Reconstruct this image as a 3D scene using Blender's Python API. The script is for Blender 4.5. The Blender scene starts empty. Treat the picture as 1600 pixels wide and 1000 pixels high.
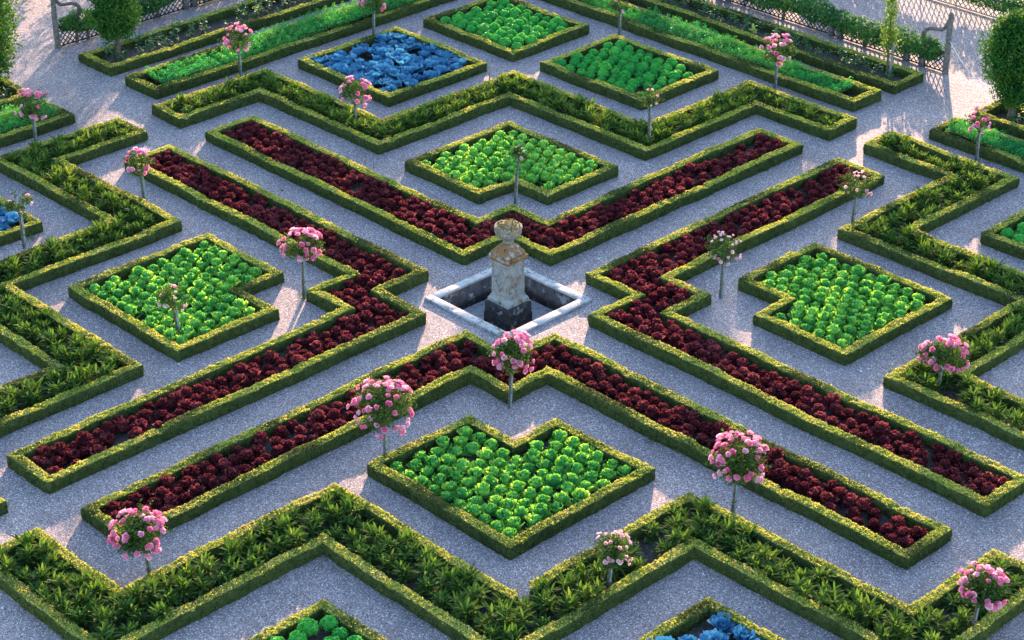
import bpy, math, random
import numpy as np
from mathutils import Vector
R = math.radians
rng = np.random.default_rng(11)
random.seed(5)
scene = bpy.context.scene
COL = scene.collection

# ------------------------------------------------------------------ camera
CX, CY, CZ = 28.42, -27.405, 21.26
PITCH, YAW = R(28.761), R(45.904)
FPX = 3368.3
cam = bpy.data.objects.new('camera', bpy.data.cameras.new('camera'))
COL.objects.link(cam)
cam.location = (CX, CY, CZ)
cam.rotation_euler = (R(90) - PITCH, 0, YAW)
cam.data.sensor_width = 36
cam.data.lens = FPX / 1600 * 36
cam.data.clip_end = 600
scene.camera = cam
FH = np.array([-math.sin(YAW), math.cos(YAW), 0.0])
RT = np.array([math.cos(YAW), math.sin(YAW), 0.0])
FW = FH * math.cos(PITCH) + np.array([0, 0, -math.sin(PITCH)])
UP = FH * math.sin(PITCH) + np.array([0, 0, math.cos(PITCH)])
CP = np.array([CX, CY, CZ])
def pix(x, y, z=0.0):
    w = np.array([x, y, z]) - CP
    d = w @ FW
    return 800 + FPX * (w @ RT) / d, 500 - FPX * (w @ UP) / d
def seen(x, y, z=0.2, m=110):
    a, b = pix(x, y, z)
    return -m < a < 1600 + m and -m < b < 1000 + m
def dist(x, y):
    return math.hypot(math.hypot(x - CX, y - CY), CZ)

# ------------------------------------------------------------------ bookkeeping
def tag(o, label=None, cat=None, group=None, kind=None):
    if label: o['label'] = label
    if cat: o['category'] = cat
    if group: o['group'] = group
    if kind: o['kind'] = kind
    return o
def link(name, me, mat=None, parent=None, loc=(0, 0, 0)):
    o = bpy.data.objects.new(name, me)
    COL.objects.link(o)
    if mat is not None and not me.materials: me.materials.append(mat)
    o.parent = parent
    o.location = loc
    return o
def empty(name, loc=(0, 0, 0), rz=0):
    o = bpy.data.objects.new(name, None)
    o.empty_display_size = .2
    COL.objects.link(o); o.location = loc; o.rotation_euler = (0, 0, rz)
    return o
def mesh(name, V, Q=None, T=None, smooth=False):
    V = np.asarray(V, dtype=np.float32).reshape(-1, 3)
    me = bpy.data.meshes.new(name)
    Q = np.zeros((0, 4), int) if Q is None else np.asarray(Q, int).reshape(-1, 4)
    T = np.zeros((0, 3), int) if T is None else np.asarray(T, int).reshape(-1, 3)
    me.vertices.add(len(V)); me.vertices.foreach_set('co', V.ravel())
    nl = len(Q) * 4 + len(T) * 3
    me.loops.add(nl)
    me.loops.foreach_set('vertex_index', np.concatenate([Q.ravel(), T.ravel()]).astype(np.int32))
    me.polygons.add(len(Q) + len(T))
    st = np.concatenate([np.arange(len(Q)) * 4, len(Q) * 4 + np.arange(len(T)) * 3]).astype(np.int32)
    me.polygons.foreach_set('loop_start', st)
    me.update(calc_edges=True)
    me.validate()
    if smooth:
        me.polygons.foreach_set('use_smooth', np.ones(len(me.polygons), bool))
    return me
class MB:
    def __init__(s): s.V = []; s.Q = []; s.T = []; s.n = 0
    def add(s, V, Q=None, T=None):
        V = np.asarray(V, float).reshape(-1, 3)
        if Q is not None and len(Q): s.Q.append(np.asarray(Q, int).reshape(-1, 4) + s.n)
        if T is not None and len(T): s.T.append(np.asarray(T, int).reshape(-1, 3) + s.n)
        s.V.append(V); s.n += len(V)
    def arrays(s):
        return (np.concatenate(s.V), np.concatenate(s.Q) if s.Q else None, np.concatenate(s.T) if s.T else None)
    def mesh(s, name, smooth=False):
        V, Q, T = s.arrays()
        return mesh(name, V, Q, T, smooth)
    def grid(s, G):      # G: (n,m,3)
        n, m = G.shape[:2]
        i = np.arange(n * m).reshape(n, m)
        s.add(G.reshape(-1, 3), np.stack([i[:-1, :-1], i[1:, :-1], i[1:, 1:], i[:-1, 1:]], -1).reshape(-1, 4))
    def box(s, a, b):
        x0, y0, z0 = a; x1, y1, z1 = b
        V = [(x0,y0,z0),(x1,y0,z0),(x1,y1,z0),(x0,y1,z0),(x0,y0,z1),(x1,y0,z1),(x1,y1,z1),(x0,y1,z1)]
        s.add(V, [(0,3,2,1),(4,5,6,7),(0,1,5,4),(1,2,6,5),(2,3,7,6),(3,0,4,7)])
    def bar(s, p, q, w, h):     # rectangular bar from p to q
        p = np.array(p, float); q = np.array(q, float); d = q - p; d /= np.linalg.norm(d)
        up = np.array([0, 0, 1.0])
        if abs(d[2]) > .95: up = np.array([1.0, 0, 0])
        a = np.cross(d, up); a /= np.linalg.norm(a); b = np.cross(a, d)
        V = [c + a * sx * w / 2 + b * sz * h / 2 for c in (p, q) for sx, sz in ((-1, -1), (1, -1), (1, 1), (-1, 1))]
        s.add(V, [(0,3,2,1),(4,5,6,7),(0,1,5,4),(1,2,6,5),(2,3,7,6),(3,0,4,7)])
    def tube(s, pts, rad, k=8, cap=True):
        P = np.array(pts, float); n = len(P); rad = np.broadcast_to(np.array(rad, float), (n,))
        D = np.gradient(P, axis=0); D /= np.linalg.norm(D, axis=1)[:, None] + 1e-9
        ref = np.array([.31, .87, .12]) if abs(D[0][2]) > .6 else np.array([0, 0, 1.0])
        G = np.zeros((n, k + 1, 3)); an = np.linspace(0, 2 * np.pi, k + 1)
        for i in range(n):
            a = np.cross(D[i], ref); a /= np.linalg.norm(a) + 1e-9; b = np.cross(D[i], a)
            G[i] = P[i] + rad[i] * (np.cos(an)[:, None] * a + np.sin(an)[:, None] * b)
        s.grid(G)
        if cap:
            for i in (0, n - 1):
                c = s.n; s.add(np.vstack([G[i, :k], P[i][None]]), None, [(j, (j + 1) % k, k) for j in range(k)])
    def lathe(s, prof, k=24, c=(0, 0)):
        an = np.linspace(0, 2 * np.pi, k + 1)
        G = np.array([[(c[0] + r * math.cos(t), c[1] + r * math.sin(t), z) for t in an] for r, z in prof])
        s.grid(G)

def wob(P, seed, f=1.0):      # smooth pseudo noise, vectorised, about -1..1
    r = np.random.default_rng(seed)
    out = np.zeros(len(P))
    for _ in range(5):
        k = r.normal(size=3) * f; ph = r.uniform(0, 6.28)
        out += np.sin(P @ k + ph)
    return out / 2.6

def cards(n_pts, nrm, size, asp=.6, spread=.6, r=rng):
    """leaf shaped quads at points, facing roughly the given normals"""
    P = np.asarray(n_pts, float); N = len(P)
    nn = np.asarray(nrm, float) + r.normal(size=(N, 3)) * spread
    nn /= np.linalg.norm(nn, axis=1)[:, None] + 1e-9
    t = np.cross(nn, r.normal(size=(N, 3))); t /= np.linalg.norm(t, axis=1)[:, None] + 1e-9
    b = np.cross(nn, t)
    L = np.asarray(size, float)[:, None] if np.ndim(size) else np.full((N, 1), size)
    W = L * asp
    V = np.stack([P - t * L * .5, P + b * W * .5 + nn * L * .06, P + t * L * .5, P - b * W * .5 + nn * L * .06], 1)
    Q = np.arange(N * 4).reshape(N, 4)
    return V.reshape(-1, 3), Q

# ------------------------------------------------------------------ materials
def newmat(name):
    m = bpy.data.materials.new(name); m.use_nodes = True
    nt = m.node_tree; nt.nodes.clear()
    return m, nt, nt.nodes, nt.links
def ramp(nodes, stops, interp='LINEAR'):
    r = nodes.new('ShaderNodeValToRGB'); e = r.color_ramp; e.interpolation = interp
    while len(e.elements) < len(stops): e.elements.new(.5)
    for el, (p, c) in zip(e.elements, stops):
        el.position = p; el.color = (*c, 1)
    return r
def leafmat(name, cols, transl=.35, tcol=None, scale=1.5, rough=.5, island=.45, obj=.3, spec=.1, detail=3.0, gain=1.0):
    """cols: ramp of leaf tones chosen by place, by leaf and by plant"""
    m, nt, N, L = newmat(name)
    tc = N.new('ShaderNodeTexCoord'); geo = N.new('ShaderNodeNewGeometry'); oi = N.new('ShaderNodeObjectInfo')
    no = N.new('ShaderNodeTexNoise'); no.inputs['Scale'].default_value = scale; no.inputs['Detail'].default_value = detail
    L.new(geo.outputs['Position'], no.inputs['Vector'])
    nz = 1 - island - obj
    def mul(a, k):
        q = N.new('ShaderNodeMath'); q.operation = 'MULTIPLY'; L.new(a, q.inputs[0]); q.inputs[1].default_value = k; return q.outputs[0]
    def add(a, b):
        q = N.new('ShaderNodeMath'); q.operation = 'ADD'; L.new(a, q.inputs[0]); L.new(b, q.inputs[1]); return q.outputs[0]
    mr = N.new('ShaderNodeMapRange'); mr.inputs['From Min'].default_value = .32; mr.inputs['From Max'].default_value = .68
    L.new(no.outputs['Fac'], mr.inputs['Value'])
    f = add(add(mul(mr.outputs[0], nz), mul(geo.outputs['Random Per Island'], island)), mul(oi.outputs['Random'], obj))
    cr = ramp(N, [(i / (len(cols) - 1), c) for i, c in enumerate(cols)])
    L.new(f, cr.inputs['Fac'])
    p = N.new('ShaderNodeBsdfPrincipled'); p.inputs['Roughness'].default_value = rough
    p.inputs['Specular IOR Level'].default_value = spec
    L.new(cr.outputs['Color'], p.inputs['Base Color'])
    out = N.new('ShaderNodeOutputMaterial')
    if transl > 0:
        tr = N.new('ShaderNodeBsdfTranslucent')
        mx = N.new('ShaderNodeMix'); mx.data_type = 'RGBA'; mx.blend_type = 'MULTIPLY'; mx.inputs['Factor'].default_value = 1
        L.new(cr.outputs['Color'], mx.inputs['A']); mx.inputs['B'].default_value = (*(tcol or (1.6, 1.5, .7)), 1)
        mx.clamp_result = False
        L.new(mx.outputs['Result'], tr.inputs['Color'])
        ms = N.new('ShaderNodeMixShader'); ms.inputs[0].default_value = transl
        L.new(p.outputs[0], ms.inputs[1]); L.new(tr.outputs[0], ms.inputs[2]); L.new(ms.outputs[0], out.inputs['Surface'])
    else:
        L.new(p.outputs[0], out.inputs['Surface'])
    return m
def solid(name, cols, scale=8, rough=.8, bump=.3, detail=6, dist=.02, metallic=0, bscale=None):
    m, nt, N, L = newmat(name)
    geo = N.new('ShaderNodeNewGeometry')
    no = N.new('ShaderNodeTexNoise'); no.inputs['Scale'].default_value = scale; no.inputs['Detail'].default_value = detail
    no.inputs['Roughness'].default_value = .65
    L.new(geo.outputs['Position'], no.inputs['Vector'])
    lo, hi = .32, .68
    cr = ramp(N, [(lo + (hi - lo) * i / (len(cols) - 1), c) for i, c in enumerate(cols)])
    L.new(no.outputs['Fac'], cr.inputs['Fac'])
    p = N.new('ShaderNodeBsdfPrincipled'); p.inputs['Roughness'].default_value = rough; p.inputs['Metallic'].default_value = metallic
    p.inputs['Specular IOR Level'].default_value = .25
    L.new(cr.outputs['Color'], p.inputs['Base Color'])
    n2 = N.new('ShaderNodeTexNoise'); n2.inputs['Scale'].default_value = bscale or scale * 5; n2.inputs['Detail'].default_value = 4
    L.new(geo.outputs['Position'], n2.inputs['Vector'])
    b = N.new('ShaderNodeBump'); b.inputs['Strength'].default_value = bump; b.inputs['Distance'].default_value = dist
    L.new(n2.outputs['Fac'], b.inputs['Height']); L.new(b.outputs[0], p.inputs['Normal'])
    out = N.new('ShaderNodeOutputMaterial'); L.new(p.outputs[0], out.inputs['Surface'])
    return m

def gravelmat():
    m, nt, N, L = newmat('gravel')
    geo = N.new('ShaderNodeNewGeometry')
    vo = N.new('ShaderNodeTexVoronoi'); vo.inputs['Scale'].default_value = 58
    L.new(geo.outputs['Position'], vo.inputs['Vector'])
    sp = N.new('ShaderNodeSeparateColor'); L.new(vo.outputs['Color'], sp.inputs['Color'])
    cr = ramp(N, [(0, (.06, .047, .056)), (.22, (.20, .165, .178)), (.6, (.28, .235, .245)), (.88, (.365, .31, .318)), (1, (.80, .74, .74))])
    L.new(sp.outputs[0], cr.inputs['Fac'])
    no = N.new('ShaderNodeTexNoise'); no.inputs['Scale'].default_value = .55; no.inputs['Detail'].default_value = 5
    L.new(geo.outputs['Position'], no.inputs['Vector'])
    c2 = ramp(N, [(.28, (.78, .77, .78)), (.5, (.98, .97, .98)), (.72, (1.18, 1.15, 1.12))]); L.new(no.outputs['Fac'], c2.inputs['Fac'])
    mx = N.new('ShaderNodeMix'); mx.data_type = 'RGBA'; mx.blend_type = 'MULTIPLY'; mx.inputs['Factor'].default_value = 1
    L.new(cr.outputs['Color'], mx.inputs['A']); L.new(c2.outputs['Color'], mx.inputs['B'])
    p = N.new('ShaderNodeBsdfPrincipled'); p.inputs['Roughness'].default_value = .8; p.inputs['Specular IOR Level'].default_value = .3
    L.new(mx.outputs['Result'], p.inputs['Base Color'])
    # pebbles, then the scuffed unevenness of raked gravel
    b = N.new('ShaderNodeBump'); b.inputs['Strength'].default_value = .8; b.inputs['Distance'].default_value = .016; b.invert = True
    L.new(vo.outputs['Distance'], b.inputs['Height'])
    n3 = N.new('ShaderNodeTexNoise'); n3.inputs['Scale'].default_value = 5.5; n3.inputs['Detail'].default_value = 4
    L.new(geo.outputs['Position'], n3.inputs['Vector'])
    b2 = N.new('ShaderNodeBump'); b2.inputs['Strength'].default_value = .6; b2.inputs['Distance'].default_value = .05
    L.new(n3.outputs['Fac'], b2.inputs['Height']); L.new(b.outputs[0], b2.inputs['Normal']); L.new(b2.outputs[0], p.inputs['Normal'])
    out = N.new('ShaderNodeOutputMaterial'); L.new(p.outputs[0], out.inputs['Surface'])
    return m

def stonemat(name, base, stains, sc=7, lo=.5, hi=.6, bump=.6):
    m, nt, N, L = newmat(name)
    geo = N.new('ShaderNodeNewGeometry')
    def noise(s, d=8, off=0):
        mp = N.new('ShaderNodeMapping'); mp.inputs['Location'].default_value = (off, off * .7, off * 1.3)
        L.new(geo.outputs['Position'], mp.inputs['Vector'])
        n = N.new('ShaderNodeTexNoise'); n.inputs['Scale'].default_value = s; n.inputs['Detail'].default_value = d; n.inputs['Roughness'].default_value = .7
        L.new(mp.outputs[0], n.inputs['Vector']); return n.outputs['Fac']
    c = ramp(N, [(.35, base[0]), (.65, base[1])]); L.new(noise(sc), c.inputs['Fac'])
    cur = c.outputs['Color']
    for i, (col, l, h, s) in enumerate(stains):
        rr = ramp(N, [(l, (0, 0, 0)), (h, (1, 1, 1))]); L.new(noise(s, 8, 3.1 * (i + 1)), rr.inputs['Fac'])
        mx = N.new('ShaderNodeMix'); mx.data_type = 'RGBA'; L.new(rr.outputs['Color'], mx.inputs['Factor'])
        L.new(cur, mx.inputs['A']); mx.inputs['B'].default_value = (*col, 1); cur = mx.outputs['Result']
    p = N.new('ShaderNodeBsdfPrincipled'); p.inputs['Roughness'].default_value = .85; p.inputs['Specular IOR Level'].default_value = .2
    L.new(cur, p.inputs['Base Color'])
    b = N.new('ShaderNodeBump'); b.inputs['Strength'].default_value = bump; b.inputs['Distance'].default_value = .015
    L.new(noise(28, 6, 1), b.inputs['Height']); L.new(b.outputs[0], p.inputs['Normal'])
    out = N.new('ShaderNodeOutputMaterial'); L.new(p.outputs[0], out.inputs['Surface'])
    return m

M = {}
M['gravel'] = gravelmat()
M['soil'] = solid('soil', [(.025, .02, .018), (.06, .05, .045), (.10, .09, .085)], 14, .95, .9, dist=.03, bscale=30)
M['box'] = leafmat('box_leaves', [(.028, .043, .016), (.055, .076, .022), (.085, .11, .03), (.13, .145, .04), (.20, .17, .07)], .25, (1.3, 1.25, .4), scale=1.9, island=.5, obj=.08, detail=5, spec=.04, rough=.75)
M['boxtip'] = leafmat('box_fresh_sunlit_tips', [(.12, .17, .04), (.26, .32, .06), (.46, .50, .09), (.58, .52, .16), (.60, .47, .24)], .42, (1.25, 1.15, .6), scale=2.3, island=.4, obj=.05, detail=6, spec=.04, rough=.75)  # fresh growth, lightened further: sun on the hedge tops put into the colour
M['boxclip'] = leafmat('box_clipped_sunlit_top', [(.03, .045, .015), (.10, .12, .03), (.20, .21, .05), (.30, .25, .09)], .0, None, scale=16, island=0, obj=.15, rough=.9, spec=.03, detail=6)  # clipped twigs, with sun on the flat top mixed into the tan
M['boxcore'] = leafmat('box_shaded_core', [(.02, .03, .012), (.045, .06, .02), (.07, .09, .03)], .0, None, scale=9, island=0, obj=.2, rough=.9, spec=.05)  # inner mass darkened: shade between the leaves put into the colour
M['red'] = leafmat('red_lettuce_leaves', [(.036, .008, .013), (.12, .022, .031), (.34, .085, .092)], .3, (1.6, 1.7, 1.6), scale=2, rough=.45, island=.4, obj=.35)
M['cab'] = leafmat('green_cabbage_leaves', [(.022, .17, .055), (.08, .36, .085), (.25, .58, .11), (.56, .76, .22)], .4, (1.8, 1.4, .6), scale=1.2, rough=.5, island=.6, obj=.25, spec=.2)
M['ball'] = leafmat('curly_green_leaves', [(.018, .22, .05), (.05, .38, .08), (.16, .53, .09)], .35, (1.7, 1.5, .6), scale=1.5, island=.4, obj=.35)
M['blue'] = leafmat('blue_cabbage_leaves', [(.014, .075, .17), (.035, .17, .34), (.12, .35, .53)], .22, (1.1, 1.4, 1.3), scale=3, rough=.4, island=.5, obj=.3, spec=.45)
M['peony'] = leafmat('lance_leaves', [(.018, .05, .016), (.042, .10, .026), (.10, .17, .036), (.22, .27, .06)], .42, (1.5, 1.5, .5), scale=1.2, rough=.75, island=.6, obj=.2, spec=.04)
M['peony_dry'] = leafmat('tinged_lance_leaves', [(.05, .06, .02), (.14, .11, .04), (.26, .12, .06)], .3, (1.6, 1.2, .6), scale=2, rough=.45, island=.6, obj=.2)
M['dill'] = leafmat('feathery_leaves', [(.010, .13, .05), (.025, .25, .08), (.08, .36, .08), (.24, .46, .10)], .35, (1.5, 1.4, .7), scale=.55, island=.5, obj=0, detail=4)
M['herb'] = leafmat('herb_leaves', [(.02, .07, .035), (.045, .13, .05), (.09, .18, .05)], .3, (1.2, 1.2, .7), scale=1.5, island=.5, obj=.3)
M['urnplant'] = leafmat('urn_plant_leaves', [(.03, .035, .02), (.08, .085, .04), (.20, .18, .08), (.3, .26, .2)], .2, None, island=.9, obj=0)
M['yellowleaf'] = leafmat('pale_yellow_leaves', [(.25, .33, .08), (.55, .55, .16)], .3, (1.2, 1.2, .6), island=.6, obj=.2)
M['rose_leaf'] = leafmat('rose_leaves', [(.012, .035, .014), (.03, .075, .02), (.07, .12, .03), (.12, .16, .05)], .3, (1.4, 1.4, .6), scale=3, island=.6, obj=.2, rough=.7, spec=.06)
M['pink'] = leafmat('pink_petals', [(.76, .13, .30), (.84, .27, .44), (.88, .46, .60), (.90, .70, .76)], .35, (1.1, 1.0, 1.05), scale=6, island=.2, obj=.65, rough=.6)
M['pale_pink'] = leafmat('pale_petals', [(.80, .40, .48), (.86, .60, .64), (.9, .78, .76)], .35, (1.1, 1.0, 1.0), scale=6, island=.15, obj=.65, rough=.6)
M['tree_leaf'] = leafmat('pear_leaves', [(.01, .05, .016), (.025, .095, .02), (.05, .14, .025), (.11, .20, .035)], .35, (1.6, 1.5, .5), scale=2.2, island=.5, obj=.1, rough=.7, spec=.06)
M['young_leaf'] = leafmat('young_pear_leaves', [(.04, .11, .02), (.10, .19, .03), (.20, .29, .06)], .35, (1.5, 1.4, .6), scale=2, island=.7, obj=0)
M['vine_leaf'] = leafmat('vine_leaves', [(.015, .07, .03), (.03, .12, .035), (.07, .17, .04), (.13, .22, .05)], .35, (1.5, 1.5, .6), scale=2, island=.5, obj=.1, rough=.7, spec=.06)
M['bark'] = solid('bark', [(.05, .038, .03), (.12, .09, .075), (.2, .16, .14)], 20, .9, .9)
M['stake'] = solid('painted_stake', [(.10, .15, .14), (.17, .24, .22), (.30, .34, .32)], 9, .7, .4)
M['wood'] = solid('weathered_oak', [(.07, .058, .055), (.15, .125, .115), (.24, .21, .2)], 12, .85, .7)
M['lattice'] = solid('dark_lattice', [(.018, .02, .022), (.05, .048, .05)], 12, .8, .3)
M['pale_lattice'] = solid('grey_lattice', [(.16, .15, .15), (.28, .26, .26)], 12, .8, .3)
M['rope'] = solid('white_rope', [(.55, .55, .55), (.7, .7, .7)], 20, .8, .2)
M['pebble'] = solid('pale_pebble', [(.4, .4, .38), (.7, .7, .68)], 30, .7, .3)
M['flower_y'] = solid('yellow_petals', [(.7, .3, .05), (.8, .6, .2)], 30, .6, .1)
M['shaft'] = stonemat('pale_limestone', ((.19, .19, .195), (.34, .335, .33)), [((.20, .135, .09), .50, .64, 4.0), ((.26, .13, .07), .61, .65, 9.0), ((.07, .065, .06), .58, .64, 8.0)])
M['cap'] = stonemat('lichen_covered_stone', ((.17, .085, .04), (.30, .16, .07)), [((.32, .31, .31), .53, .60, 5.0), ((.04, .035, .03), .58, .62, 10.0)])
M['urnstone'] = stonemat('mossy_urn_stone', ((.14, .125, .11), (.28, .25, .22)), [((.42, .20, .06), .54, .60, 7.0), ((.04, .05, .03), .58, .63, 12.0), ((.35, .36, .06), .60, .64, 14.0)])
M['plinthstone'] = stonemat('blackened_stone', ((.018, .017, .018), (.06, .055, .055)), [((.22, .21, .21), .57, .61, 6.0), ((.30, .15, .08), .66, .70, 9.0)])
M['curb'] = stonemat('pale_coping_stone', ((.30, .30, .31), (.50, .49, .49)), [((.14, .13, .13), .56, .64, 7.0), ((.55, .54, .53), .60, .66, 3.0)], bump=.3)
M['basinwall'] = stonemat('stained_basin_wall', ((.05, .042, .045), (.13, .11, .11)), [((.34, .32, .33), .56, .64, 3.0), ((.02, .018, .018), .60, .66, 5.0)])
M['basinfloor'] = stonemat('basin_floor', ((.24, .24, .27), (.36, .36, .39)), [((.08, .08, .09), .55, .62, 8.0)], bump=.5)

# ------------------------------------------------------------------ world and sun
SUN_EL = R(9.8)
sun_dir = np.array([.617, -.787, 0.0]); sun_dir /= np.linalg.norm(sun_dir)      # the way the light travels
tow = -sun_dir
sd = bpy.data.lights.new('sun', 'SUN'); sd.energy = 3.3; sd.angle = R(.6); sd.color = (1.0, .66, .45)
so = bpy.data.objects.new('sun', sd); COL.objects.link(so)
trav = Vector((sun_dir[0] * math.cos(SUN_EL), sun_dir[1] * math.cos(SUN_EL), -math.sin(SUN_EL)))
so.rotation_euler = trav.to_track_quat('-Z', 'Y').to_euler()
so.location = (-30, 40, 20)
w = bpy.data.worlds.new('World'); scene.world = w; w.use_nodes = True
wn = w.node_tree.nodes; wl = w.node_tree.links
bg = wn['Background']
sky = wn.new('ShaderNodeTexSky'); sky.sky_type = 'NISHITA'; sky.sun_disc = False
sky.sun_elevation = SUN_EL
sky.sun_rotation = math.atan2(tow[0], tow[1])
sky.air_density = 1.0; sky.dust_density = 1.0; sky.ozone_density = 1.9
wl.new(sky.outputs[0], bg.inputs['Color']); bg.inputs['Strength'].default_value = .15
vs = scene.view_settings
vs.view_transform = 'Standard'; vs.look = 'None'; vs.gamma = 1.0; vs.exposure = 2.6
scene.render.engine = 'CYCLES'
scene.cycles.max_bounces = 6; scene.cycles.transparent_max_bounces = 4
scene.cycles.diffuse_bounces = 3; scene.cycles.transmission_bounces = 3

# ------------------------------------------------------------------ ground
BX0, BX1, BY0, BY1 = -1.31, 1.19, -1.15, 1.31      # basin outer
mb = MB()
xs = [-160, BX0 + .05, BX1 - .05, 160]; ys = [-160, BY0 + .05, BY1 - .05, 160]
for i in range(3):
    for j in range(3):
        if i == 1 and j == 1: continue
        mb.add([(xs[i], ys[j], 0), (xs[i+1], ys[j], 0), (xs[i+1], ys[j+1], 0), (xs[i], ys[j+1], 0)], [(0, 1, 2, 3)])
tag(link('gravel_ground', mb.mesh('gravel_ground'), M['gravel']), 'pale lavender grey gravel of the garden paths', 'gravel', kind='structure')

# ------------------------------------------------------------------ hedges
def inset(poly, w):
    P = np.array(poly, float); n = len(P)
    area = sum(P[i][0] * P[(i+1) % n][1] - P[(i+1) % n][0] * P[i][1] for i in range(n)) / 2
    s = 1 if area > 0 else -1
    out = []
    for i in range(n):
        a = P[i] - P[i-1]; b = P[(i+1) % n] - P[i]
        a /= np.linalg.norm(a); b /= np.linalg.norm(b)
        na = np.array([-a[1], a[0]]) * s; nb = np.array([-b[1], b[0]]) * s
        out.append(P[i] + (na + nb) * w)
    return np.array(out)
def inside(p, poly):
    x, y = p; c = False; n = len(poly)
    for i in range(n):
        x1, y1 = poly[i]; x2, y2 = poly[(i+1) % n]
        if (y1 > y) != (y2 > y) and x < (x2 - x1) * (y - y1) / (y2 - y1) + x1: c = not c
    return c
nh = [0]
def hedge(poly, label, h=.25, wd=.205, rough=1.0, gap=None, leaf=1.0):
    nh[0] += 1; sd = 100 + nh[0]
    r = np.random.default_rng(sd)
    O = np.array(poly, float); I = inset(poly, wd); n = len(O)
    prof = [(.004, 0), (-.004, .12), (-.003, .24), (0, .35), (.006, .392), (.045, .402), (.09, .402), (.125, .40), (.16, .402), (.205, .402), (.244, .392), (.25, .35), (.252, .22), (.25, .10), (.246, 0)]
    prof = np.array(prof); prof[:, 1] *= h / .4; prof[:, 0] *= wd / .25
    rows = []
    for i in range(n):
        o0, o1, i0, i1 = O[i], O[(i+1) % n], I[i], I[(i+1) % n]
        k = max(3, int(np.linalg.norm(o1 - o0) / .075))
        for j in range(k):
            t = j / k
            o = o0 + (o1 - o0) * t; q = i0 + (i1 - i0) * t
            d = (q - o) / wd
            rows.append(np.column_stack([o[0] + d[0] * prof[:, 0], o[1] + d[1] * prof[:, 0], prof[:, 1]]))
    rows.append(rows[0].copy())
    G = np.array(rows); ns, m = G.shape[:2]
    F = G.reshape(-1, 3)
    low = np.column_stack([F[:, 0], F[:, 1], F[:, 2] * .3])
    dx = wob(low, sd, 1.6) * .020 + wob(low, sd + 1, 6) * .009 + wob(F, sd + 2, 22) * .006
    dy = wob(low, sd + 3, 1.6) * .020 + wob(low, sd + 4, 6) * .009 + wob(F, sd + 5, 22) * .006
    dz = (wob(low * [1, 1, 0], sd + 6, 1.3) * .014 + wob(low * [1, 1, 0], sd + 7, 5) * .009 + wob(F, sd + 8, 25) * .006) * (F[:, 2] / h) ** .5
    # seams where one box plant meets the next: small dips and pinches
    mid = G.mean(axis=1); L = np.concatenate([[0], np.cumsum(np.linalg.norm(np.diff(mid[:, :2], axis=0), axis=1))])
    dip = np.zeros(ns)
    for c in np.arange(0, L[-1], 1.6):
        if r.random() < .6 * rough:
            s0 = c + r.uniform(0, 1.4); a = r.uniform(.015, .05)
            dip += a * np.exp(-((L - s0) / r.uniform(.035, .09)) ** 2)
    step = np.zeros(ns); s0 = 0; cur = 0
    bounds = []
    while s0 < L[-1]:
        ln = r.uniform(.8, 3.2); cur = r.normal() * .012
        step[(L >= s0) & (L < s0 + ln)] = cur; s0 += ln
    step[-1] = step[0]; dip[-1] = dip[0]
    fz = F[:, 2] / h
    F = F + np.column_stack([dx, dy, dz])
    F[:, 2] += (np.repeat(step, m) - np.repeat(dip, m)) * fz
    F += r.normal(size=F.shape) * .004
    G = F.reshape(ns, m, 3); G[-1] = G[0]
    F = G.reshape(-1, 3)
    keep = np.ones((ns - 1), bool)
    if gap is not None:
        c = G[:-1].mean(axis=1)[:, :2]
        keep = np.linalg.norm(c - np.array(gap[:2]), axis=1) > gap[2]
    idx = np.arange(ns * m).reshape(ns, m)
    Q = np.stack([idx[:-1, :-1], idx[:-1, 1:], idx[1:, 1:], idx[1:, :-1]], -1)[keep].reshape(-1, 4)
    mb = MB(); mb.add(F, Q)
    if gap is not None:                                     # close the cut ends
        for s in range(ns - 1):
            if keep[s] != keep[s - 1]:
                ring = G[s]; c = ring.mean(axis=0)
                mb.add(np.vstack([ring, c]), None, [(a, a + 1, m) for a in range(m - 1)])
    # leaf fuzz
    q = F[Q]; ce = q.mean(axis=1)
    nr = np.cross(q[:, 2] - q[:, 0], q[:, 3] - q[:, 1]); ar = np.linalg.norm(nr, axis=1) / 2; nr /= ar[:, None] * 2 + 1e-9
    cen = np.repeat(G[:-1].mean(axis=1)[keep], m - 1, axis=0) if False else None
    # orient outward: away from hedge core
    core = np.repeat(G[:-1].mean(axis=1)[keep], m - 1, axis=0)
    sg = np.sign(((ce - core) * nr).sum(axis=1)); nr *= sg[:, None]
    vis = np.array([seen(c_[0], c_[1], .2, 60) for c_ in ce])
    dens = np.where(nr[:, 2] > .5, 3100, 1600) * leaf * vis
    cnt = r.poisson(ar * dens)
    ii = np.repeat(np.arange(len(Q)), cnt)
    u = r.random((len(ii), 1)); v = r.random((len(ii), 1))
    P = (q[ii, 0] * (1-u) * (1-v) + q[ii, 1] * u * (1-v) + q[ii, 2] * u * v + q[ii, 3] * (1-u) * v)
    P = P + nr[ii] * (r.uniform(-.004, .014, len(ii)) + .010 * np.clip(wob(P, sd + 20, 30), -1, 1))[:, None]
    V, C = cards(P, nr[ii], r.uniform(.022, .044, len(ii)), .62, np.where(nr[ii][:, 2:3] > .5, 1.7, .9), r)
    nb_ = sum(len(a) for a in mb.Q) + sum(len(a) for a in mb.T)
    nq = sum(len(a) for a in mb.Q)
    mb.add(V, C)
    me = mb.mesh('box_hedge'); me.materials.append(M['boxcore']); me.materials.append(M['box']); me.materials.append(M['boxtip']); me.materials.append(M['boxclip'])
    mi = np.zeros(len(me.polygons), np.int32)
    fresh_sunlit = (nr[ii][:, 2] > .5) & (wob(P * [1, 1, 0], sd + 40, 2.0) + r.normal(size=len(P)) * .35 > -.55)      # new growth on the clipped top, coloured as if in sun
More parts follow.
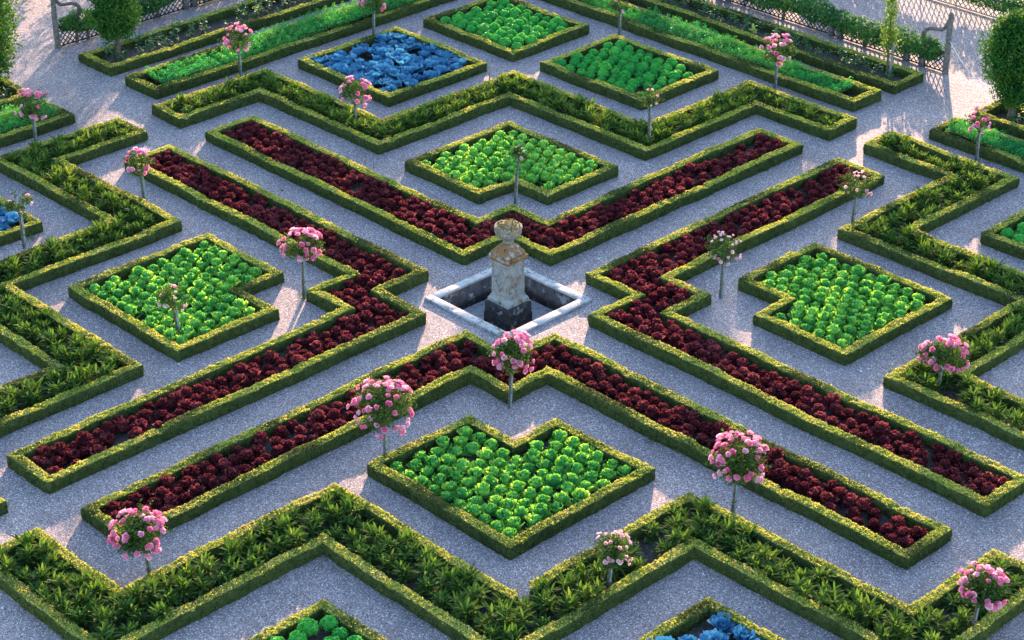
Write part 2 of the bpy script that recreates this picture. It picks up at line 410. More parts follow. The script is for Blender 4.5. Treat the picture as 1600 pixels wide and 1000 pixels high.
    mi[:len(Q)] = np.where((nr[:, 2] > .6) & (wob(ce * [1, 1, 0], sd + 40, 2.0) > -.9), 3, 0)      # clipped top, sun painted into its tone
    mi[nq:nq + len(C)] = np.where(fresh_sunlit, 2, 1); me.polygons.foreach_set('material_index', mi)
    o = link('box_hedge', me)
    return tag(o, label, 'hedge', 'low clipped box hedges framing the beds')

def soil(poly, z=.02, name='soil'):
    I = inset(poly, .12)
    import bmesh
    bm = bmesh.new()
    vs_ = [bm.verts.new((x, y, z)) for x, y in I]
    bm.faces.new(vs_)
    bm.normal_update()
    for f in bm.faces:
        if f.normal.z < 0: f.normal_flip()
    me = bpy.data.meshes.new(name); bm.to_mesh(me); bm.free()
    return tag(link(name, me, M['soil']), 'dark bare soil inside a hedged bed', 'soil', kind='structure')

BEDS = {}
def bed(key, poly, label, **k):
    BEDS[key] = poly
    hedge(poly, label, **k)
    soil(poly)
bed('RT', [(-11,.5),(-11,1.94),(-2.97,1.94),(-2.97,3.02),(-1.86,3.02),(-1.86,10.27),(-.52,10.27),(-.52,1.8),(-1.85,1.8),(-1.85,.5)],
    'box hedge around the dark red lettuce bed behind the stone pillar')
bed('RB', [(.55,-10.92),(.55,-1.72),(1.87,-1.72),(1.87,-.52),(11.57,-.52),(11.57,-1.78),(2.97,-1.78),(2.97,-2.83),(1.9,-2.83),(1.9,-10.92)],
    'box hedge around the dark red lettuce bed nearest the viewer, in front of the pillar')
bed('RR', [(.53,1.78),(.53,10.27),(1.92,10.27),(1.92,2.95),(3.0,2.95),(3.0,1.82),(11.6,1.82),(11.6,.5),(1.86,.5),(1.86,1.78)],
    'box hedge around the dark red lettuce bed right of the pillar')
bed('RL', [(-1.84,-10.9),(-1.84,-2.93),(-2.97,-2.93),(-2.97,-1.85),(-11,-1.85),(-11,-.52),(-1.84,-.52),(-1.84,-1.8),(-.5,-1.8),(-.5,-10.9)],
    'box hedge around the dark red lettuce bed left of the pillar')
bed('SB', [(3.0,-6.4),(3.0,-3.88),(4.23,-3.88),(4.23,-2.8),(6.7,-2.8),(6.7,-6.4)], 'box hedge around the notched square of green cabbages nearest the viewer')
bed('SR', [(2.95,3.87),(2.95,6.4),(6.55,6.4),(6.55,2.95),(4.15,2.95),(4.15,3.87)], 'box hedge around the notched square of green cabbages at the right')
bed('SL', [(-6.55,-6.42),(-6.55,-2.78),(-3.95,-2.78),(-3.95,-3.88),(-2.75,-3.88),(-2.75,-6.42)], 'box hedge around the notched square of green cabbages at the left')
bed('ST', [(-6.35,2.8),(-6.35,6.2),(-2.7,6.2),(-2.7,3.87),(-3.8,3.87),(-3.8,2.8)], 'box hedge around the notched square of green cabbages behind the pillar')
bed('S1', [(-12.97,9.35),(-12.97,12.2),(-9.45,12.2),(-9.45,9.35)], 'box hedge around the farthest square of round curly greens')
bed('S2', [(-13.05,5.02),(-13.05,8.42),(-9.48,8.42),(-9.48,5.02)], 'box hedge around the large square of blue cabbages at the back')
bed('S3', [(-8.57,9.4),(-8.57,12.28),(-4.93,12.28),(-4.93,9.4)], 'box hedge around the square of deep green curly balls at the back right')
bed('BL', [(5.55,-13.0),(5.55,-9.56),(9.1,-9.56),(9.1,-13.0)], 'box hedge corner around tall round greens at the bottom edge')
bed('BB', [(9.95,-8.4),(9.95,-5.0),(13.4,-5.0),(13.4,-8.4)], 'box hedge corner around blue cabbages at the bottom edge')
bed('LB', [(-13.0,-8.5),(-13.0,-5.05),(-9.55,-5.05),(-9.55,-8.5)], 'box hedge corner around blue cabbages at the left edge')
bed('RG', [(5.22,9.36),(5.22,12.4),(8.6,12.4),(8.6,9.36)], 'box hedge corner around round greens at the right edge')
bed('ZT', [(-13.2,.5),(-12,.5),(-12,2.95),(-7.45,2.95),(-7.45,7.25),(-2.8,7.25),(-2.8,11.3),(-.52,11.3),(-.52,12.37),(-4,12.37),(-4,8.48),(-8.6,8.48),(-8.6,4.08),(-13.2,4.08)],
    'box hedge edging the back zigzag bed of lance leaved plants', rough=1.4)
bed('ZL', [(-13.2,-.5),(-12,-.5),(-12,-2.85),(-7.41,-2.85),(-7.41,-7.2),(-2.75,-7.2),(-2.75,-11.75),(-.5,-11.75),(-.5,-13),(-4,-13),(-4,-8.5),(-8.6,-8.5),(-8.6,-4.05),(-13.2,-4.05)],
    'box hedge edging the left zigzag bed of lance leaved plants')
bed('ZR', [(.5,11.3),(.5,12.38),(4.15,12.38),(4.15,8.45),(8.6,8.45),(8.6,4.1),(13.8,4.1),(13.8,.5),(12.65,.5),(12.65,2.86),(7.55,2.86),(7.55,7.28),(2.92,7.28),(2.92,11.3)],
    'box hedge edging the right zigzag bed of lance leaved plants', rough=1.4)
bed('ZB', [(.54,-13.1),(.54,-11.8),(3.03,-11.8),(3.03,-7.2),(7.6,-7.2),(7.6,-2.86),(12.4,-2.86),(12.4,-.5),(13.6,-.5),(13.6,-4.1),(8.85,-4.1),(8.85,-8.6),(4.35,-8.6),(4.35,-13.1)],
    'box hedge with a broken gap edging the front zigzag bed', gap=(7.55, -7.1, .2), rough=1.4)
bed('TL1', [(-15.2,1.12),(-15.2,14.2),(-13.9,14.2),(-13.9,1.12)], 'box hedge around the strip of feathery greens at the back left')
bed('TL2', [(-17.4,1.2),(-17.4,15.9),(-15.95,15.9),(-15.95,1.2)], 'box hedge around the herb bed along the left lattice fence', h=.24)
bed('TR1', [(-12.9,13.1),(-12.9,14.2),(-1.18,14.2),(-1.18,13.1)], 'box hedge around the strip of feathery greens at the back right')
bed('TR2', [(-14.9,14.75),(-14.9,15.95),(-1.18,15.95),(-1.18,14.75)], 'box hedge around the herb bed along the right lattice fence', h=.24)
bed('L1', [(-15.4,-9),(-15.4,-1.18),(-14.1,-1.18),(-14.1,-9)], 'box hedge around the strip of feathery greens at the left edge')
bed('L2', [(-17.4,-9),(-17.4,-1.1),(-16.0,-1.1),(-16.0,-9)], 'short box hedge corner of a dark bed under the left edge tree', h=.24)
bed('R1', [(1.06,13.1),(1.06,14.2),(9,14.2),(9,13.1)], 'box hedge around the strip of feathery greens at the right edge')
bed('R2', [(1.15,14.75),(1.15,15.95),(9,15.95),(9,14.75)], 'box hedge around the bed of the rounded tree at the right edge', h=.24)

# ------------------------------------------------------------------ leafy plants
def leaf(mb, az, tilt, curl, L, W, base=(0, 0, 0), nl=5, nw=5, cup=.3, ruf=.0, rf=9, r=rng, r0=0.0, tw=0.0, pw=.7):
    t = np.linspace(0, 1, nl); s = np.linspace(-1, 1, nw)
    ph = tilt + curl * t
    dr = np.cos(ph) * L / (nl - 1); dz = np.sin(ph) * L / (nl - 1)
    rr = r0 + np.concatenate([[0], np.cumsum((dr[1:] + dr[:-1]) / 2)]); zz = np.concatenate([[0], np.cumsum((dz[1:] + dz[:-1]) / 2)])
    wid = W * (t + .06) ** pw * np.sqrt(np.clip(1.02 - t ** 3, 0, 1))
    if ruf > 0: wid = W * (t + .06) ** pw * (1 - .25 * t ** 5)
    nrm = np.stack([-np.sin(ph), np.cos(ph)], -1)       # (r,z) upper normal
    S, T = np.meshgrid(s, t)
    off = cup * (S ** 2) * wid[:, None] + ruf * np.sin(rf * S + r.uniform(0, 6)) * T * (.35 + np.abs(S)) + ruf * .8 * np.sin(rf * 1.3 * T + r.uniform(0, 6)) * np.abs(S)
    off[-1] += ruf * .6 * np.sin(rf * 1.7 * s + r.uniform(0, 6))
    rad = rr[:, None] + nrm[:, 0:1] * off; z = zz[:, None] + nrm[:, 1:2] * off
    tan = S * wid[:, None] + tw * T
    if ruf > 0: rad[-1] += ruf * .7 * np.sin(rf * 2.1 * s + r.uniform(0, 6))
    ca, sa = math.cos(az), math.sin(az)
    G = np.stack([base[0] + rad * ca - tan * sa, base[1] + rad * sa + tan * ca, base[2] + z], -1)
    mb.grid(G)
def red_head(seed):
    r = np.random.default_rng(seed); mb = MB()
    for ring, (n, til, cu, L, W, z) in enumerate([(9, 10, 50, .155, .068, .02), (9, 38, 30, .16, .062, .04), (7, 62, 15, .155, .052, .06), (4, 80, 5, .15, .042, .06)]):
        for k in range(n):
            leaf(mb, 6.283 * (k + r.uniform(-.3, .3) + ring * .5) / n, R(til + r.normal() * 6), R(cu + r.normal() * 10), L * r.uniform(.85, 1.12), W, (0, 0, z), 5, 7, .1, .017, 7, r)
    return mb
def cab_head(seed):
    r = np.random.default_rng(seed); mb = MB()
    for k in range(6):      # closed heart
        leaf(mb, 6.283 * (k * .382) + r.uniform(-.2, .2), R(28), R(120 + r.normal() * 10), .20, .062, (0, 0, .12), 6, 5, .25, .005, 6, r, r0=.0, pw=.4)
    for ring, (n, til, cu, L, W, z) in enumerate([(5, 42, 66, .19, .066, .09), (6, 34, 62, .215, .078, .055), (6, 18, 58, .235, .088, .03)]):
        for k in range(n):
            leaf(mb, 6.283 * (k + r.uniform(-.3, .3) + ring * .5) / n, R(til + r.normal() * 7), R(cu + r.normal() * 14), L * r.uniform(.85, 1.1), W, (0, 0, z), 7, 9, .34, .015, 6, r)
            if ring and k % 2: leaf(mb, 6.283 * (k + .5) / n, R(til - 12), R(20), L * .9, W * .8, (0, 0, z * .6), 5, 7, .2, .016, 6, r)
    return mb
def blue_head(seed):
    r = np.random.default_rng(seed); mb = MB()
    for k in range(6):
        leaf(mb, 6.283 * (k * .382) + r.uniform(-.2, .2), R(14), R(135 + r.normal() * 8), .17, .058, (0, 0, .06), 6, 5, .25, .004, 5, r, pw=.4)
    for ring, (n, til, cu, L, W) in enumerate([(4, 52, 12, .17, .075), (5, 38, 8, .23, .095), (6, 18, 14, .27, .105)]):
        for k in range(n):
            leaf(mb, 6.283 * (k + r.uniform(-.25, .25) + ring * .5) / n, R(til + r.normal() * 8), R(cu + r.normal() * 15), L * r.uniform(.82, 1.0), W * 1.05, (0, 0, .05), 7, 9, .42, .011, 5, r)
    return mb
def ball_plant(seed, n=520, ls=.05):
    r = np.random.default_rng(seed); mb = MB()
    d = r.normal(size=(n, 3)); d[:, 2] = np.where(d[:, 2] < -.5, -d[:, 2], d[:, 2]); d /= np.linalg.norm(d, axis=1)[:, None]
    rad = .135 * (1 + .10 * wob(d, seed, 5) + .05 * wob(d, seed + 9, 12))
    P = d * rad[:, None] * [1, 1, .95] + [0, 0, .15]
    V, Q = cards(P, d, r.uniform(.6, 1.2, n) * ls, .7, .55, r); mb.add(V, Q)
    # inner mass so nothing shows through
    th = np.linspace(.05, math.pi * .85, 9); an = np.linspace(0, 2 * np.pi, 13)
    G = np.array([[(math.sin(a) * math.cos(b) * .118, math.sin(a) * math.sin(b) * .118, .15 + math.cos(a) * .112) for b in an] for a in th])
    mb.grid(G)
    mb.tube([(0, 0, 0), (0, 0, .06)], .02, 5)
    return mb
def lance_plant(seed, n=85, H=.36):
    r = np.random.default_rng(seed); mb = MB()
    stems = [(r.normal() * .055, r.normal() * .055) for _ in range(5)]
    for k in range(n):
        sx, sy = stems[k % 5]
        f = (k // 5) / (n / 5)
        zb = .03 + f * .20
        leaf(mb, r.uniform(0, 6.283), R(20 + 45 * f + r.normal() * 12), R(-45 + 20 * f + r.normal() * 14), r.uniform(.17, .26) * (1.1 - .25 * f), r.uniform(.019, .029), (sx, sy, zb), 5, 3, .35, 0, 1, r, pw=.5)
    for sx, sy in stems: mb.tube([(sx * .5, sy * .5, 0), (sx, sy, .24)], [.008, .005], 4, False)
    return mb
def herb_plant(seed, H=.34):
    r = np.random.default_rng(seed); mb = MB()
    for s in range(r.integers(3, 5)):
        a = r.uniform(0, 6.28); tx, ty = math.cos(a) * .09, math.sin(a) * .09; h = H * r.uniform(.7, 1.1)
        mb.tube([(0, 0, 0), (tx * .5, ty * .5, h * .5), (tx, ty, h)], [.006, .005, .003], 4, False)
        for k in range(9):
            f = r.uniform(.2, 1)
            leaf(mb, r.uniform(0, 6.28), R(25 + r.normal() * 20), R(-40), r.uniform(.07, .12), .022, (tx * f, ty * f, h * f), 4, 3, .2, .004, 4, r, pw=.5)
    return mb

def place_many(kind, protos, mat, pts, label_of, cat, group_of, limit, stuff_label, scale=(.88, 1.14), z=.05, smooth=True):
    """pts: (x, y, key). The nearest LIMIT become things of their own, the rest one mass."""
    pts = [p for p in pts if seen(p[0], p[1])]
    pts.sort(key=lambda p: dist(p[0], p[1]))
    mes = []
    for i, b in enumerate(protos):
        me = b.mesh(kind, smooth); me.materials.append(mat); mes.append(me)
    r = np.random.default_rng(len(pts))
    rest = MB()
    arrs = [b.arrays() for b in protos]
    for i, (x, y, key) in enumerate(pts):
        sc = r.uniform(*scale); rz = r.uniform(0, 6.283); v = int(r.integers(len(protos)))
        tx, ty = r.normal() * .06, r.normal() * .06
        if i < limit:
            o = bpy.data.objects.new(kind, mes[v]); COL.objects.link(o)
            o.location = (x, y, z); o.rotation_euler = (tx, ty, rz); o.scale = (sc, sc, sc * r.uniform(.88, 1.1))
            tag(o, label_of(x, y, key), cat, group_of(key))
        else:
            V, Q, T = arrs[v]; c, s = math.cos(rz), math.sin(rz)
            W = np.column_stack([V[:, 0] * c - V[:, 1] * s, V[:, 0] * s + V[:, 1] * c, V[:, 2]]) * sc + [x, y, z]
            rest.add(W, Q, T)
    if rest.n:
        o = link('distant_' + kind, rest.mesh('distant_' + kind, smooth), mat)
        tag(o, stuff_label, cat, kind='stuff')
    print(kind, len(pts))

def lattice_pts(poly, sx, sy, margin, jit, seed, ox=0, oy=0, stag=True, drop=.03):
    r = np.random.default_rng(seed)
    I = inset(poly, .25 + margin); x0, y0 = I.min(axis=0); x1, y1 = I.max(axis=0)
    nx = max(1, int(round((x1 - x0) / sx))); ny = max(1, int(round((y1 - y0) / sy)))
    out = []
    Ip = inset(poly, .25 + margin - .02)
    for j in range(ny + 1):
        for i in range(nx + 1):
            x = x0 + (x1 - x0) * i / nx + (.5 * sx if (j % 2 and stag) else 0); y = y0 + (y1 - y0) * j / ny
            if r.random() < drop: continue
            if inside((x, y), Ip): out.append((x + r.normal() * jit, y + r.normal() * jit))
    return out
def poisson(poly, dmin, margin, seed, tries=9000, drop=0.02):
    r = np.random.default_rng(seed)
    Ip = inset(poly, .25 + margin); x0, y0 = Ip.min(axis=0); x1, y1 = Ip.max(axis=0)
    cell = {}; out = []
    area = abs(sum(Ip[i][0] * Ip[(i+1) % len(Ip)][1] - Ip[(i+1) % len(Ip)][0] * Ip[i][1] for i in range(len(Ip))) / 2)
    # strips along each arm keep plants in loose rows: bias candidates to a jittered lattice first
    g = dmin * 1.06
    C = []
    for i in range(int((x1 - x0) / g) + 2):
        for j in range(int((y1 - y0) / g) + 2):
            C.append((x0 + i * g + r.normal() * g * .12, y0 + j * g + r.normal() * g * .12))
    C += [(r.uniform(x0, x1), r.uniform(y0, y1)) for _ in range(int(tries))]
    for x, y in C:
        if not inside((x, y), Ip): continue
        k = (int(x / dmin), int(y / dmin)); ok = True
        for a in (-1, 0, 1):
            for b in (-1, 0, 1):
                for (u, v) in cell.get((k[0] + a, k[1] + b), ()):
                    if (u - x) ** 2 + (v - y) ** 2 < dmin * dmin: ok = False
        if ok:
            cell.setdefault(k, []).append((x, y)); out.append((x, y))
    return [p for p in out if r.random() > drop]

# dark red lettuces
pts = []
for k in ('RB', 'RL', 'RR', 'RT'):
    pts += [(x, y, k) for x, y in poisson(BEDS[k], .245, .065, ord(k[1]), 80000, .012)]
WHERE = {'RB': 'the front red bed', 'RL': 'the left red bed', 'RR': 'the right red bed', 'RT': 'the red bed behind the pillar'}
def red_label(x, y, k):
    if k == 'RB': arm = 'left arm' if y < -2.6 else ('right arm' if x > 2.7 else 'corner nearest the pillar')
    elif k == 'RL': arm = 'upper left arm' if x < -2.7 else ('lower left arm' if y < -2.6 else 'corner nearest the pillar')
    elif k == 'RR': arm = 'lower right arm' if x > 2.7 else ('upper right arm' if y > 2.7 else 'corner nearest the pillar')
    else: arm = 'left arm' if x < -2.7 else ('right arm' if y > 2.7 else 'corner nearest the pillar')
    return f'frilly dark red lettuce in the {arm} of {WHERE[k]}'
place_many('red_lettuce', [red_head(s) for s in range(8)], M['red'], pts, red_label, 'lettuce',
           lambda k: 'dark red lettuces of ' + WHERE[k], 300, 'frilly dark red lettuces filling the farther arms of the red beds', (.98, 1.36), .02)

# green cabbages
pts = []
for k in ('SB', 'SR', 'SL', 'ST'):
    pts += [(x, y, k) for x, y in lattice_pts(BEDS[k], .325, .29, .12, .013, ord(k[1]), drop=.012)]
WH2 = {'SB': 'the front notched square', 'SR': 'the right notched square', 'SL': 'the left notched square', 'ST': 'the notched square behind the pillar'}
place_many('green_cabbage', [cab_head(s + 40) for s in range(8)], M['cab'], pts,
           lambda x, y, k: f'bright green cabbage with a tight heart planted in {WH2[k]}', 'cabbage',
           lambda k: 'green cabbages of ' + WH2[k], 300, 'bright green cabbages filling the square behind the pillar', (.88, 1.1), .02)
# curly balls
pts = []
for k in ('S1', 'S3', 'RG', 'BL'):
    pts += [(x, y, k) for x, y in lattice_pts(BEDS[k], .335, .305, .15, .02, ord(k[1]), drop=.03)]
WH3 = {'S1': 'the farthest square', 'S3': 'the back right square', 'RG': 'the bed at the right edge', 'BL': 'the bed at the bottom edge'}
place_many('curly_green_ball', [ball_plant(s + 80) for s in range(6)], M['ball'], pts,
           lambda x, y, k: f'round curly green plant clipped like a ball in {WH3[k]}', 'plant',
           lambda k: 'round curly greens of ' + WH3[k], 300, 'round curly greens', (.85, 1.2), .02)
# blue cabbages
pts = []
for k in ('S2', 'LB', 'BB'):
    pts += [(x, y, k) for x, y in lattice_pts(BEDS[k], .42, .37, .15, .03, ord(k[1]), drop=.02)]
WH4 = {'S2': 'the large back square', 'LB': 'the bed at the left edge', 'BB': 'the bed at the bottom edge'}
place_many('blue_cabbage', [blue_head(s + 120) for s in range(6)], M['blue'], pts,
           lambda x, y, k: f'open leaved blue cabbage growing in {WH4[k]}', 'cabbage',
           lambda k: 'blue cabbages of ' + WH4[k], 300, 'blue cabbages', (1.02, 1.3), .02)
# lance leaved plants
pts = []
for k in ('ZB', 'ZL', 'ZR', 'ZT'):
    pts += [(x, y, k) for x, y in poisson(BEDS[k], .315, .05, ord(k[1]) + 3, 40000, .02)]
WH5 = {'ZB': 'the front zigzag bed', 'ZL': 'the left zigzag bed', 'ZR': 'the right zigzag bed', 'ZT': 'the back zigzag bed'}
place_many('lance_leaved_plant', [lance_plant(s + 160) for s in range(8)], M['peony'], pts,
           lambda x, y, k: f'bushy plant with glossy lance shaped leaves in {WH5[k]}', 'plant',
           lambda k: 'lance leaved plants of ' + WH5[k], 300, 'bushy lance leaved plants in the farther zigzag beds', (.88, 1.28), .02)

# feathery strips
def feathery(poly, label, seed, name='feathery_greens'):
    r = np.random.default_rng(seed); mb = MB()
    I = inset(poly, .14); x0, y0 = I.min(axis=0); x1, y1 = I.max(axis=0)
    a = (x1 - x0) * (y1 - y0)
    n = int(a * 3600)
    P = np.column_stack([r.uniform(x0, x1, n), r.uniform(y0, y1, n), np.zeros(n)])
    hh = .37 + .09 * wob(P, seed, 1.3) + .05 * wob(P, seed + 1, 4)
    P[:, 2] = .03 + hh * (r.uniform(.45, 1.0, n) + .18 * wob(P, seed + 7, 14))
    m = np.array([seen(p[0], p[1], .2, 60) for p in P]); P = P[m]; hh = hh[m]; n = len(P)
    V, Q = cards(P, np.column_stack([r.normal(size=n), r.normal(size=n), r.uniform(0, 1, n)]), r.uniform(.03, .08, n), .28, .3, r)
    mb.add(V, Q)
    nx = max(3, int((x1 - x0) / .12)); ny = max(3, int((y1 - y0) / .12))
    X, Y = np.meshgrid(np.linspace(x0, x1, nx), np.linspace(y0, y1, ny), indexing='ij')
    Z = np.column_stack([X.ravel(), Y.ravel(), 0 * X.ravel()])
    h2 = .37 + .09 * wob(Z, seed, 1.3) + .05 * wob(Z, seed + 1, 4)
    G = np.stack([X, Y, (.03 + h2 * .55).reshape(X.shape)], -1)
    G[..., 2] += r.normal(size=G.shape[:2]) * .015
    nq = len(Q); mb.grid(G)
    me = mb.mesh(name); me.materials.append(M['dill']); me.materials.append(M['boxcore'])
    mi = np.zeros(len(me.polygons), np.int32); mi[nq:] = 1; me.polygons.foreach_set('material_index', mi)
    o = link(name, me)
    return tag(o, label, 'herbs', kind='stuff')
feathery([(-15.15,1.45),(-15.15,14.15),(-13.95,14.15),(-13.95,1.45)], 'feathery bright green foliage filling the back left strip', 31)
feathery([(-12.85,13.15),(-12.85,14.15),(-1.75,14.15),(-1.75,13.15)], 'feathery bright green foliage filling the back right strip', 32)
feathery([(-15.3,-8.8),(-15.3,-1.3),(-14.2,-1.3),(-14.2,-8.8)], 'feathery bright green foliage filling the strip at the left edge', 33)
feathery([(1.25,13.15),(1.25,14.15),(8.8,14.15),(8.8,13.15)], 'feathery bright green foliage filling the strip at the right edge', 34)

# herbs of the outer beds
hp = []
for k in ('TL2', 'TR2', 'R2', 'L2'):
    hp += [(x, y, k) for x, y in poisson(BEDS[k], .30, .08, 60 + len(k) + ord(k[0]), 4000, .12) if not (k == 'R2' and x < 2) ]
WH6 = {'TL2': 'the bed along the left lattice fence', 'TR2': 'the bed along the right lattice fence', 'R2': 'the bed of the right edge tree', 'L2': 'the bed at the left edge'}
place_many('herb_plant', [herb_plant(s + 200) for s in range(6)], M['herb'], hp,
           lambda x, y, k: f'thin leafy herb plant growing in {WH6[k]}', 'herb',
           lambda k: 'herb plants of ' + WH6[k], 300, 'thin herb plants', (.8, 1.25), .05)

# ------------------------------------------------------------------ standard roses
def at_px(px, py, z=0.0):
    d = FW * FPX + RT * (px - 800) + UP * (500 - py)
    t = (z - CZ) / d[2]
    return CP + d * t
def rose_blossom(seed):
    r = np.random.default_rng(seed); mb = MB()
    for ring, (n, til, cu, L, W) in enumerate([(5, 15, 60, .052, .030), (5, 40, 60, .048, .026), (4, 60, 70, .042, .02)]):
        for k in range(n):
            leaf(mb, 6.283 * (k + ring * .5) / n + r.uniform(-.2, .2), R(til + r.normal() * 6), R(cu), L, W, (0, 0, -.01), 4, 4, .25, .003, 4, r, pw=.5)
    return mb
blos = [rose_blossom(s).mesh('blossom', True) for s in range(4)]
for b in blos: b.materials.append(M['pink'])
pblos = [b.copy() for b in blos]
for b in pblos: b.materials.clear(); b.materials.append(M['pale_pink'])
# base px, crown centre px, crown width px, crown height px, blossoms, pale?, label
ROSES = [
 (375,120,371,66,46,44,22,0,'pink standard rose in the back zigzag bed, left of the blue cabbages'),
 (554,200,554,148,54,44,24,0,'pink standard rose in front of the blue cabbage square'),
 (583,56,583,6,52,40,20,0,'pink standard rose at the back hedge of the blue cabbage square'),
 (967,56,968,12,32,32,6,1,'nearly bare pale standard rose behind the deep green balls'),
 (1210,140,1215,84,58,50,26,0,'pink standard rose beside the back right feathery strip'),
 (1013,230,1015,158,34,32,4,1,'thin standard rose with almost no flowers in the back zigzag bed'),
 (55,225,49,168,54,50,24,0,'pink standard rose at the left edge beside the feathery greens'),
 (226,322,215,258,44,48,20,0,'pink standard rose at the left end of the upper left red bed'),
 (37,388,28,322,46,34,5,1,'sparse two headed standard rose at the left edge near blue cabbages'),
 (474,465,472,386,68,46,38,0,'pink standard rose between the red bed and the left cabbage square'),
 (278,530,268,468,48,44,14,1,'faded thin standard rose in the left cabbage square'),
 (804,318,812,244,26,24,5,1,'small pale standard rose at the cabbage square behind the pillar'),
 (1125,465,1131,392,56,52,24,1,'pale pink standard rose between the right red bed and right cabbages'),
 (1330,355,1341,290,56,36,14,1,'sparse pink standard rose in the hedge corner of the right zigzag bed'),
 (1525,250,1530,194,40,44,14,0,'pink standard rose beside the feathery strip at the right edge'),
 (601,728,600,634,104,76,58,0,'largest pink standard rose, at the left corner of the front cabbages'),
 (795,638,801,552,70,64,36,0,'pink standard rose just in front of the stone basin'),
 (1143,808,1155,716,90,84,52,0,'tall pink standard rose overlapping the front red bed right arm'),
 (1463,612,1476,555,76,52,38,0,'pink standard rose in the left corner of the right zigzag bed'),
 (235,912,220,830,92,74,52,0,'pink standard rose in front of the left end of the front red bed'),
 (948,930,958,855,66,60,24,1,'faded pink standard rose with dry heads in the front zigzag bed'),
 (1516,992,1537,912,84,60,36,0,'pink standard rose at the lower right corner in the front zigzag bed'),
]
for i, (bx, by, cx, cy, cw, ch, nb, pale, lab) in enumerate(ROSES):
    r = np.random.default_rng(500 + i)
    B = at_px(bx, by, 0.0 if i not in (5, 13) else .05)
    dpt = (B - CP) @ FW
    ppm = FPX / dpt
    # crown centre height from the picture, lean across the view
    hz = (by - cy) / ppm / math.cos(PITCH)
    lean = RT * ((cx - bx) / ppm - (bx - 800) / FPX * 0)
    # vertical posts converge slightly; remove that share from the lean
    vx = pix(B[0], B[1], hz)[0] - bx
    lean = RT * ((cx - bx - vx) / ppm)
    rw = cw / ppm / 2; rh = ch / ppm / 2 / math.cos(PITCH) * .92
    root = empty('standard_rose', tuple(B)); tag(root, lab, 'rose tree', 'standard roses along the beds')
    top = np.array([lean[0] * .8, lean[1] * .8, hz - rh * .45])
    mb = MB(); mb.tube([(0, 0, 0), tuple(top * [.35, .35, .5]), tuple(top)], [.026, .022, .018], 7)
    for k in range(7):
        a = r.uniform(0, 6.28); e = r.uniform(.3, .8)
        tip = top + [math.cos(a) * rw * .7, math.sin(a) * rw * .7, rh * e]
        mb.tube([tuple(top - [0, 0, .03]), tuple((top + tip) / 2 + [0, 0, .03]), tuple(tip)], [.011, .008, .004], 5, False)
    link('stem', mb.mesh('stem', True), M['bark'], root)
    mb = MB(); off = np.array([RT[0], RT[1], 0]) * .035 + FH * .02
    mb.tube([tuple(off), tuple(off + top * [.85, .85, 0] * .6 + [0, 0, (hz - rh * .7)])], .026, 8)
    st = link('stake', mb.mesh('stake'), M['stake'], root)
    mb = MB()
    for f in (.35, .9):
        c = top * f + off * .5
        mb.lathe([(.045, c[2] - .012), (.05, c[2]), (.045, c[2] + .012)], 10, (c[0], c[1]))
    link('tie', mb.mesh('tie'), M['bark'], root)
    # foliage: several clumps rather than one ball
    C = top + [lean[0] * .2, lean[1] * .2, rh * .45]
    nc = max(5, int(13 * cw / 70)); cl = []
    for k in range(nc):
        d = r.normal(size=3); d /= np.linalg.norm(d)
        cl.append(C + d * [rw, rw, rh] * r.uniform(.35, .72))
    if i == 8: cl = [C + RT * rw * .6 + [0, 0, rh * .5], C - RT * rw * .65 - [0, 0, rh * .2], C - RT * rw * .4] * 2
    thin = .8 if pale and cw < 60 else 1.0
    P = []; Nn = []
    for c in cl:
        m = int(170 * thin * max(.5, (cw / 70)))
        d = r.normal(size=(m, 3)); d /= np.linalg.norm(d, axis=1)[:, None]
        q = c + d * (r.random((m, 1)) ** .4) * np.array([rw, rw, rh]) * .46
        P.append(q); Nn.append(d)
    for k in range(9):
        d = r.normal(size=3); d[2] = abs(d[2]) * .6; d /= np.linalg.norm(d); m = 22
        t_ = r.uniform(.7, 1.28, (m, 1)); P.append(C + d * [rw, rw, rh] * t_ + r.normal(size=(m, 3)) * .02); Nn.append(np.repeat(d[None], m, 0))
    P = np.concatenate(P); Nn = np.concatenate(Nn)
    V, Q = cards(P, Nn + [0, 0, .4], r.uniform(.03, .065, len(P)), .62, .6, r)
    mb = MB(); mb.add(V, Q)
    link('foliage', mb.mesh('foliage'), M['rose_leaf'], root)
    # blossoms in clusters on the outside
    ncl = max(2, nb // 4); cen = []
    for k in range(ncl):
        a = k * 2.4 + r.uniform(-.3, .3); e = math.asin(-.25 + 1.2 * ((k * .618) % 1))
        cen.append((a, e))
    for k in range(int(nb * 1.35)):
        a, e = cen[k % ncl]; a += r.normal() * .26; e += r.normal() * .24
        e = min(e, 1.5) if k % 4 else r.uniform(.5, 1.4)
        d = np.array([math.cos(a) * math.cos(e), math.sin(a) * math.cos(e), math.sin(e)])
        p = C + d * np.array([rw, rw, rh]) * r.uniform(.80, 1.05)
        if i == 8: p = cl[k % 2] + d * .12
        s = r.uniform(.9, 1.5) * (.82 if pale else 1.25) * (1 if cw > 40 else .85)
        o = bpy.data.objects.new('blossom', (pblos if pale else blos)[k % 4]); COL.objects.link(o); o.parent = root
        o.location = tuple(p); o.scale = (s, s, s)
        o.rotation_euler = Vector(tuple(d + [0, 0, .3])).to_track_quat('Z', 'Y').to_euler()
# a bare stake without a rose
B = at_px(765, 124, 0)
mb = MB(); mb.tube([(0, 0, 0), (0.01, 0, .68)], .018, 8); mb.tube([(0.01, 0, .68), (0.01, 0, .70)], [.018, .004], 8)
o = link('garden_stake', mb.mesh('garden_stake'), M['stake'], None, tuple(B)); tag(o, 'bare thin stake standing in the back zigzag bed', 'stake')

